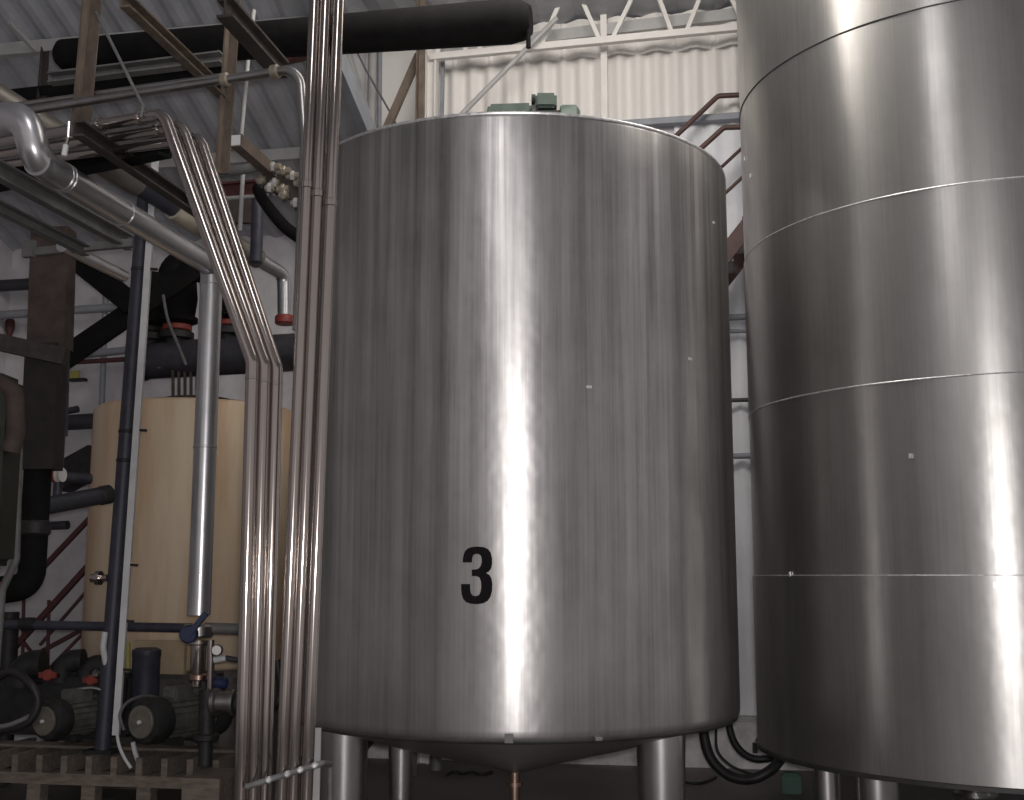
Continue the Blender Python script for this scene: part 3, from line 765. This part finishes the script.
hose('grey_cable', [(-20, 728, 0), (5, 726, 0), (22, 720, 0), (33, 714, .1)], 9.75, .02, M['greysteel'], 'pale grey cable lying at the far left edge of the platform', 'cable')
hose('grey_cable', [(62, 696, 0), (78, 690, .0), (92, 688, 0), (101, 690, 0)], 10.15, .016, M['steel_dull'], 'grey flexible tube lying over the left pump motor', 'cable')
hose('rubber_hose', [(277, 660, 0), (281, 690, 0), (276, 705, 0), (268, 712, .1)], 9.6, .03, M['rubber'], 'black hose curving behind the bent pipes, seen between the two pipe groups')

# ------------------------------------------------------------------ red railing on the wall at the left
t = thing('stair_railing', 'dark red stair railing with diagonal rails at the left, partly hidden by the cream tank', 'railing', PW(48, 690, 12.4))
def rr_(a, b, w=.03, off=12.4): return bar(B(), PW(*a, off), PW(*b, off), w, w)
obj('stringer', rr_((5, 658), (100, 553), .06), M['redsteel'], t)
obj('handrail', rr_((22, 590), (110, 497), .05), M['redsteel'], t)
obj('middle_rail', rr_((40, 645), (104, 571)), M['redsteel'], t)
obj('brace', rr_((18, 664), (100, 620), .045), M['redsteel'], t)
obj('brace', rr_((40, 678), (100, 616)), M['redsteel'], t)
obj('brace', rr_((22, 640), (50, 676)), M['redsteel'], t)
obj('post', rr_((49, 600), (47, 690)), M['redsteel'], t)
obj('post', rr_((24, 585), (22, 690)), M['redsteel'], t)

# ------------------------------------------------------------------ big brown column, frame, machine at far left
t = thing('brown_insulated_duct', 'wide rusty brown insulated duct dropping at the left and ending in a rounded black elbow', 'duct', P(28, 600, 9.4))
Yd = 9.4
obj('upper_casing', bar(B(), P(54, 230, Yd), P(50, 350, Yd), px(37, P(50, 300, Yd)), .20, Vector((0, 1, 0))), M['browncol'], t)
obj('lower_casing', bar(B(), P(47, 345, Yd), P(41, 470, Yd), px(33, P(45, 400, Yd)), .22, Vector((0, 1, 0))), M['browndark'], t)
obj('pipe_drop', tube(B(), [P(39, 450, Yd), P(31, 586, Yd), P(-14, 592, Yd-.3)], px(13.5, P(33, 550, Yd)), 24, .14), M['black'], t)
obj('collar', disc(B(), P(35, 528, Yd), ZV, px(15.5, P(33, 550, Yd)), .12), M['cast'], t)
t = thing('slate_pipe', 'slate grey vertical pipe with red flange just right of the brown duct', 'pipe', P(54, 500, 9.6))
obj('pipe_run', tube(B(), [P(66, 262, 9.75), P(61, 436, 9.75)], px(6.5, P(60, 400, 9.6)), 18), M['polesteel'], t)
obj('pipe_run', tube(B(), [P(61, 430, 9.75), P(57, 500, 9.75)], px(4.5, P(60, 400, 9.6)), 18), M['polesteel'], t)
obj('red_flange', disc(B(), P(53, 475, 9.62), U, .06, .07), M['redflange'], t)
for xx in (57.5, 62.5): obj('bolted_ring', disc(B(), P(xx, 475, 9.62), U, .058, .014), M['truss'], t, 'white ring')
obj('branch', tube(B(), [P(50, 476, 9.62), P(90, 479, 9.9)], .045, 16), M['darkpipe'], t)
t = thing('dark_branch_pipe', 'dark insulated branch pipe with a rounded end in front of the cream tank', 'pipe', P(75, 505, 9.7))
obj('pipe_run', tube(B(), [P(40, 507, 9.5), P(104, 495, 10.0)], px(9, P(75, 500, 9.7)), 20), M['darkpipe'], t)
obj('end_cap', disc(B(), P(105, 495, 10.0), (P(104, 495, 10.0)-P(40, 507, 9.5)), px(9.6, P(100, 500, 10.0)), .12), M['cast'], t)
t = thing('control_cabinet', 'dark olive machine casing cut off at the far left edge', 'machine', P(0, 557, 8.6))
bm = B(); box(bm, P(-20, 470, 8.6), Vector((px(31, P(0, 470, 8.6)), 0, 0)), Vector((0, .2, 0)), ZV*px(95, P(0, 470, 8.6))); bmesh.ops.bevel(bm, geom=bm.edges[:], offset=.05, segments=3, affect='EDGES'); obj('casing', bm, mat('dark_olive', (.022, .024, .017), .6, 0, .4, 8, bump=.2), t)
bm = B(); tube(bm, [P(-10, 378, 8.5), P(14, 392, 8.5), P(16, 430, 8.5), P(10, 452, 8.5)], .07, 18, .1); obj('hose_bundle', bm, M['browncol'], t)
tag(obj('pale_pipe', tube(B(), [P(19, 440, 9.0), P(16, 560, 9.0), P(2, 590, 9.0), down(P(2, 590, 9.0), P(-2, 640, 9.0), .02)], .03, 14, .1), M['greysteel']), 'thin grey pipe between the far-left machine casing and the brown duct', 'pipe')
t = thing('dark_standpipe', 'dark flanged standpipe at the far left below the rounded elbow', 'pipe', P(8, 690, 11.2))
obj('pipe_run', tube(B(), [P(10, 612, 11.2), down(P(10, 612, 11.2), P(6, 700, 11.2), .02)], .085, 18), M['cast'], t)
obj('flange', disc(B(), P(10, 622, 11.2), ZV, .13, .06), M['cast'], t)
tag(obj('red_rod', tube(B(), [P(-5, 584, 9.0), P(8, 584, 9.0)], .018, 10), M['redflange']), 'short red rod poking in at the far left edge beside the rounded elbow', 'rod')
# knee brace frame
def lbl(o, l, c): return tag(o, l, c)
lbl(obj('frame_brace', bar(B(), P(62, 360, 10.5), P(205, 262, 10.9), .15, .19, ZV), M['black']), 'dark steel brace rising right from the brown duct behind the steel pole', 'brace')
lbl(obj('frame_brace', bar(B(), P(55, 242, 10.5), P(134, 306, 10.6), .16, .20, ZV), M['black']), 'black steel brace falling right from the brown duct to the steel pole', 'brace')
lbl(obj('frame_beam', bar(B(), P(-30, 336, 9.1), P(66, 357, 9.1), .10, .13, ZV), M['rustdark']), 'dark brown horizontal beam from the left edge to the brown duct', 'beam')
lbl(obj('grey_channel', section(B(), run(P(130, 243, 8.9), W, -40), P(130, 243, 8.9), 'channel', .07, .12, .014, ZV), M['greysteel']), 'upper grey steel channel running back beneath the wide clad pipe', 'channel')
lbl(obj('grey_channel', section(B(), run(P(86, 251, 8.6), W, -40), P(86, 251, 8.6), 'channel', .06, .08, .012, ZV), M['greysteel']), 'lower narrow grey steel channel running back at the far left', 'channel')
t = thing('cross_bracket', 'grey horizontal bracket bar with an end plate joining the two grey channels', 'bracket', P(80, 248, 8.75))
obj('bar', bar(B(), P(26, 253, 8.75), P(133, 243, 8.75), .05, .06, ZV), M['greysteel'], t)
obj('end_plate', abox(B(), P(29, 249, 8.72), .09, .05, .13), M['greysteel'], t)
lbl(obj('silver_tube', tube(B(), [run(P(124, 276, 9.6), W, 62), P(124, 276, 9.6)], .05, 16), M['clad']), 'short silver tube slanting above the black brace beside the steel pole', 'tube')
# dark beam stack under the crossing pipes, behind
lbl(obj('grey_beam', section(B(), P(-40, 190, 8.9), P(166, 147, 7.15), 'channel', .10, .12, .02, ZV), M['black']), 'dark steel beam carrying the bent pipes at the left', 'beam')
lbl(obj('brown_beam', section(B(), run(P(208, 217, 8.6), W, 78), P(208, 217, 8.6), 'channel', .07, .10, .014, ZV), M['rustdark']), 'rusty brown channel running back under the bent pipes', 'channel')
# hangers and roof-level steel
p, q = P(91, 12, 7.9), P(81, 126, 7.9)
lbl(obj('hanger_post', section(B(), down(q, p, H+4.3), q, 'angle', px(15, p), .09, .014, U), M['rust']), 'wide rusty hanger post coming down from the roof at upper left to the bent pipes', 'post')
p, q = P(233, 10, 8.4), P(222, 172, 8.4)
lbl(obj('hanger_post', section(B(), down(q, p, H+4.6), q, 'angle', px(11, p), .08, .014, U), M['rust']), 'rusty hanger post between the bent pipes and the straight risers at the top', 'post')
q = P(226, 96, 8.5)
lbl(obj('rusty_channel', section(B(), run(q, W, 125), q, 'channel', .07, .09, .014, ZV), M['rust']), 'rusty channel slanting from the top edge down to the hanger post', 'channel')
lbl(obj('dark_channel', section(B(), run(P(281, 70, 8.6), W, 225), P(281, 70, 8.6), 'I', .12, .14, .02, ZV), M['rustdark']), 'black roof beam slanting down to the coupling of the crossing pipe', 'beam')
lbl(obj('hanger_rod', tube(B(), [P(96, 12, 7.0), P(143, 106, 6.7), P(141, 118, 6.66)], .010, 8), M['greysteel']), 'thin hanger rod slanting down to the bent pipe', 'rod')
t = thing('pipe_hanger', 'thin twisted hanger with a pale insulator hanging over the wide clad pipe', 'hanger', P(65, 155, 7.1))
obj('hook', tube(B(), [P(69, 122, 7.05), P(68, 138, 7.05), P(65, 150, 7.05)], .012, 8, .03), M['steel'], t)
obj('tip', tube(B(), [P(66, 145, 7.05), P(64, 156, 7.05)], .018, 10), M['white'], t, 'pale tip')
# black insulated duct at the top
a, b = PW(62, 55, 8.5), PW(531, 20, 8.5)
t = thing('black_duct', 'long black insulated duct crossing at the top above the tank and pipework', 'duct', (a+b)/2)
dv = (b-a).normalized()
obj('main_run', tube(B(), [a-dv*.04, a, a+dv*.02, b-dv*.16, b-dv*.06, b], [.08, .12, .125, .17, .15, .11], 32), M['black'], t)
obj('drip_leg', tube(B(), [PW(528, 15, 8.45), PW(528.5, 48, 8.45)], .018, 12), M['black'], t)
a2, b2 = PW(-40, 115, 8.9), PW(300, 50, 8.6)
lbl(obj('ledge_channel', section(B(), PW(50, 79, 8.35), PW(222, 58, 8.35), 'channel', .09, .09, .014, ZV), M['greysteel']), 'grey channel running along the underside of the black duct', 'channel')
lbl(obj('black_pipe', tube(B(), [PW(-40, 104, 8.7), PW(226, 74, 8.7)], .075, 20), M['black']), 'black pipe running below the grey channel at upper left', 'pipe')
lbl(obj('red_beam', section(B(), PW(262, 60, 8.9), PW(312, 50, 8.9), 'I', .1, .12, .02, ZV), M['redsteel']), 'dark red roof beam behind the straight risers near the top', 'beam')
t = lbl(obj('vertical_strut', section(B(), on_roof(46, 36)-ZV*.13, P(41, 110, 9.0), 'angle', .06, .06, .01, U), M['rustdark']), 'thin rusty strut beside the round end of the black duct', 'strut')
# roof bracing upper left
for a, b, l in (((70, 40), (98, 12), 'pale roof brace leaning right behind the hanger post at upper left'), ((36, 38), (10, 10), 'pale roof brace leaning left at the upper left corner')):
    o = on_roof(*a); o2 = on_roof(*b)
    lbl(obj('roof_brace', bar(B(), o-ZV*.12, o2-ZV*.12, .035, .04), M['girt']), l, 'brace')
p = P(247, 12, 9.6)
lbl(obj('hanging_tube', tube(B(), [P(254, 10, 9.5), P(248, 60, 9.5), P(240, 150, 9.5)], .018, 10), M['girt']), 'thin pale hanging tube between the hanger post and the elbow of the crossing pipe', 'tube')
# square tube with pale end and the valve cluster
q = P(272, 172, 8.1)
t = thing('square_tube', 'brown square tube with a pale cut end pointing at the viewer', 'tube', q)
s = run(q, W, 236)
obj('tube', bar(B(), s, q, .075, .085, ZV), M['rust'], t)
obj('end_plug', bar(B(), s-W*.006, s+W*.003, .062, .07, ZV), M['white'], t, 'pale cut end')
k = 0
VL = ['topmost left', 'topmost middle', 'topmost right', 'middle-row left', 'middle-row centre', 'middle-row right', 'third-row left', 'third-row centre', 'lowest right', 'third-row right']
for (xx, yy, w_) in ((273, 167, 16), (284, 171, 14), (293, 176, 15), (261, 180, 9), (275, 183, 9), (300, 183, 12), (270, 188, 9), (283, 189, 12), (296, 203, 10), (284, 195, 9)):
    c = P(xx, yy, 8.0+.02*(k % 3))
    o = thing('union_valve', 'small tarnished pipe valve, %s in the cluster beside the straight risers' % VL[k], 'valve', c, 'cluster of small valves')
    obj('body', tube(B(), [c-U*px(w_/2, c), c+U*px(w_/2, c)], .025, 12), M['valve'], o)
    obj('nut', disc(B(), c, U, .038, .03, 6), M['valve'] if k % 2 else M['girt'], o)
    obj('stem', tube(B(), [c, c-ZV*.05+W*.02], .014, 8), M['cast'], o)
    k += 1
lbl(obj('valve_manifold', bar(B(), P(262, 178, 8.12), P(302, 194, 8.12), .05, .14, ZV), M['rustdark']), 'dark manifold plate behind the cluster of small valves', 'manifold')
lbl(obj('grey_cross_pipe', tube(B(), [PW(205, 176, 8.6), PW(268, 165, 8.6)], .038, 16), M['greysteel']), 'grey horizontal pipe just below the square tube', 'pipe')
lbl(obj('red_cross_beam', section(B(), PW(212, 192, 9.3), PW(285, 186, 9.3), 'I', .1, .13, .02, ZV), M['redsteel']), 'dark red beam behind the bent pipes below the square tube', 'beam')
lbl(obj('thin_cross_pipe', tube(B(), [PW(215, 199, 9.24), PW(282, 194, 9.24)], .016, 10), M['girt']), 'thin pale horizontal pipe under the dark red beam', 'pipe')
lbl(obj('pale_upright', tube(B(), [P(243, 171, 9.66), P(240, 231, 9.66)], .019, 12), M['girt']), 'short pale upright tube crossing in front of the dark red beam', 'tube')
lbl(obj('dark_drop_pipe', tube(B(), [P(258, 195, 10.2), P(256, 262, 10.2)], .055, 16), M['polesteel']), 'dark vertical drop pipe below the dark red beam', 'pipe')
hose('black_drain_hose', [(258, 189, .4), (262, 198, .2), (272, 212, 0), (285, 227, 0), (300, 238, 0)], 9.3, .05, M['black'], 'thick black hose slanting down behind the straight risers')
lbl(obj('dark_side_plate', abox(B(), P(243, 212, 10.6), .28, .05, .22), M['rustdark']), 'dark plate hanging behind the short pale upright tube', 'plate')
# header pipe with valves over the cream tank
h0, h1 = PW(142, 361, 10.9), PW(300, 352, 10.9)
t = thing('header_pipe', 'thick black header pipe lying above the cream tank', 'pipe', (h0+h1)/2)
obj('main_run', tube(B(), [h0, h1], .185, 28), M['darkpipe'], t)
obj('end_collar', disc(B(), h0, h1-h0, .2, .1), M['cast'], t)
VV = {177: 'black valve with red flange on the header pipe, left of the wide clad pipe', 229: 'black valve with red flange on the header pipe, right behind the bent pipes', 150: 'black valve on the header pipe beside the steel pole'}
for xx, yy in ((177, 328), (229, 324), (150, 330)):
    c = PW(xx, yy, 10.9)
    t = thing('header_valve', VV[xx], 'valve', c, 'valves on the header pipe')
    bm = B(); lathe(bm, c, ZV, [(.11, -.22), (.11, -.12), (.17, -.11), (.17, -.05), (.13, -.03)], 24); obj('lower_body', bm, M['cast'], t)
    obj('flange', disc(B(), c, ZV, .12 if xx == 150 else .145, .06), M['cast'] if xx == 150 else M['redflange'], t, None if xx == 150 else 'red flange')
    bm = B(); lathe(bm, c, ZV, [(.13, .03), (.2, .06), (.2, .1), (.17, .12), (.19, .3), (.17, .5), (.1, .58)], 24); obj('bonnet', bm, M['black'], t)
t = thing('black_elbow_pipe', 'fat black insulated elbow pipe above the red-flanged valve', 'pipe', PW(185, 290, 11.2))
obj('pipe_run', tube(B(), [PW(172, 300, 11.3), PW(176, 262, 11.3), PW(230, 272, 11.5), PW(240, 320, 11.5)], .17, 20, .15), M['black'], t)
hose('grey_cable', [(163, 295, 0), (168, 320, 0), (178, 345, -.1), (186, 365, -.1)], 10.5, .014, M['greysteel'], 'thin grey cable hanging in front of the header pipe beside the steel pole', 'cable')
# pipes on the wall at the left
for (a, b, r_, mm, l) in (((-40, 318), (150, 305), .05, 'frame', 'upper grey horizontal pipe on the left wall'), ((-40, 288), (50, 283), .07, 'darkpipe', 'dark horizontal pipe on the left wall behind the brown duct'),
                      ((60, 357), (150, 348), .045, 'frame', 'grey horizontal pipe on the left wall level with the header pipe'), ((62, 363), (130, 359), .028, 'redsteel', 'thin dark red pipe on the left wall below the grey one'),
                      ((62, 423), (110, 420), .09, 'darkpipe', 'thick dark pipe on the left wall beside the top of the cream tank'), ((62, 412), (78, 409), .04, 'darkpipe', 'short dark pipe stub on the left wall above the thick dark pipe'),
                      ((46, 526), (68, 525), .05, 'darkpipe', 'short dark stub on the left wall above the red railing')):
    lbl(obj('wall_pipe', tube(B(), [PW(*a, 12.55), PW(*b, 12.55)], r_, 14), M[mm]), l, 'pipe')
lbl(obj('wall_conduit', tube(B(), [PW(106, 285, 12.6), PW(101, 430, 12.6)], .035, 12), M['frame']), 'thin grey vertical conduit on the left wall beside the steel pole', 'conduit')
t = thing('yellow_sign', 'small yellow sign on the left wall above a dark bracket', 'sign', PW(75, 378, 12.7))
obj('plate', abox(B(), PW(75, 374.5, 12.72), .12, .02, .09), M['yellow'], t)
obj('bracket', abox(B(), PW(78, 380, 12.68), .20, .08, .035), M['cast'], t)
bm = B(); c = PW(10, 325, 12.74); lathe(bm, c, ZV, [(.03, -.13), (.055, -.05), (.055, .05), (.03, .08)], 14)
lbl(obj('red_lever', bm, M['redsteel']), 'dark red lever hanging on the wall left of the brown duct', 'lever')
lbl(obj('dark_valve_body', bar(B(), PW(60, 480, 12.3), PW(100, 458, 12.3), .3, .30), M['cast']), 'dark sloping machine part on the wall just left of the cream tank', 'machine part')

# ------------------------------------------------------------------ camera
cd = bpy.data.cameras.new('camera'); cam = bpy.data.objects.new('camera', cd); C.objects.link(cam)
cd.sensor_width = 36; cd.lens = 36*F/1024; cam.location = (0, 0, H); cam.rotation_euler = (PI/2+PITCH, 0, 0)
cd.clip_end = 200
bpy.context.scene.camera = cam
# ------------------------------------------------------------------ light
def area(name, loc, target, size, power, col, sizey=None):
    l = bpy.data.lights.new(name, 'AREA'); l.energy = power; l.color = col; l.size = size
    if sizey: l.shape = 'RECTANGLE'; l.size_y = sizey
    o = bpy.data.objects.new(name, l); C.objects.link(o); o.location = loc
    o.rotation_euler = (Vector(target)-Vector(loc)).to_track_quat('-Z', 'Y').to_euler()
    return o
area('flash_lamp', (.04, -.05, H+.09), (0, 8, H+.4), .14, 145, (1, .97, .96), .10)
# daylight from a roof light, aimed at the far wall
area('overhead_light', (2.0, 7.6, CEIL-.3), (2.3, 12.3, 6.0), 6, 330, (1, .95, .88), 1.5)
area('overhead_light', (-.95, 2.9, CEIL-.3), (-2.6, 9.5, 4.5), 1.0, 72, (1, .97, .97), 3)  # added lamp: brightens the left roof and puts a streak on the tank
w = bpy.data.worlds.new('world'); bpy.context.scene.world = w; w.use_nodes = True
bg = w.node_tree.nodes['Background']; bg.inputs['Color'].default_value = (1, .955, .97, 1); bg.inputs['Strength'].default_value = .34
sc = bpy.context.scene
sc.view_settings.view_transform = 'Standard'; sc.view_settings.look = 'None'
sc.view_settings.exposure = .15
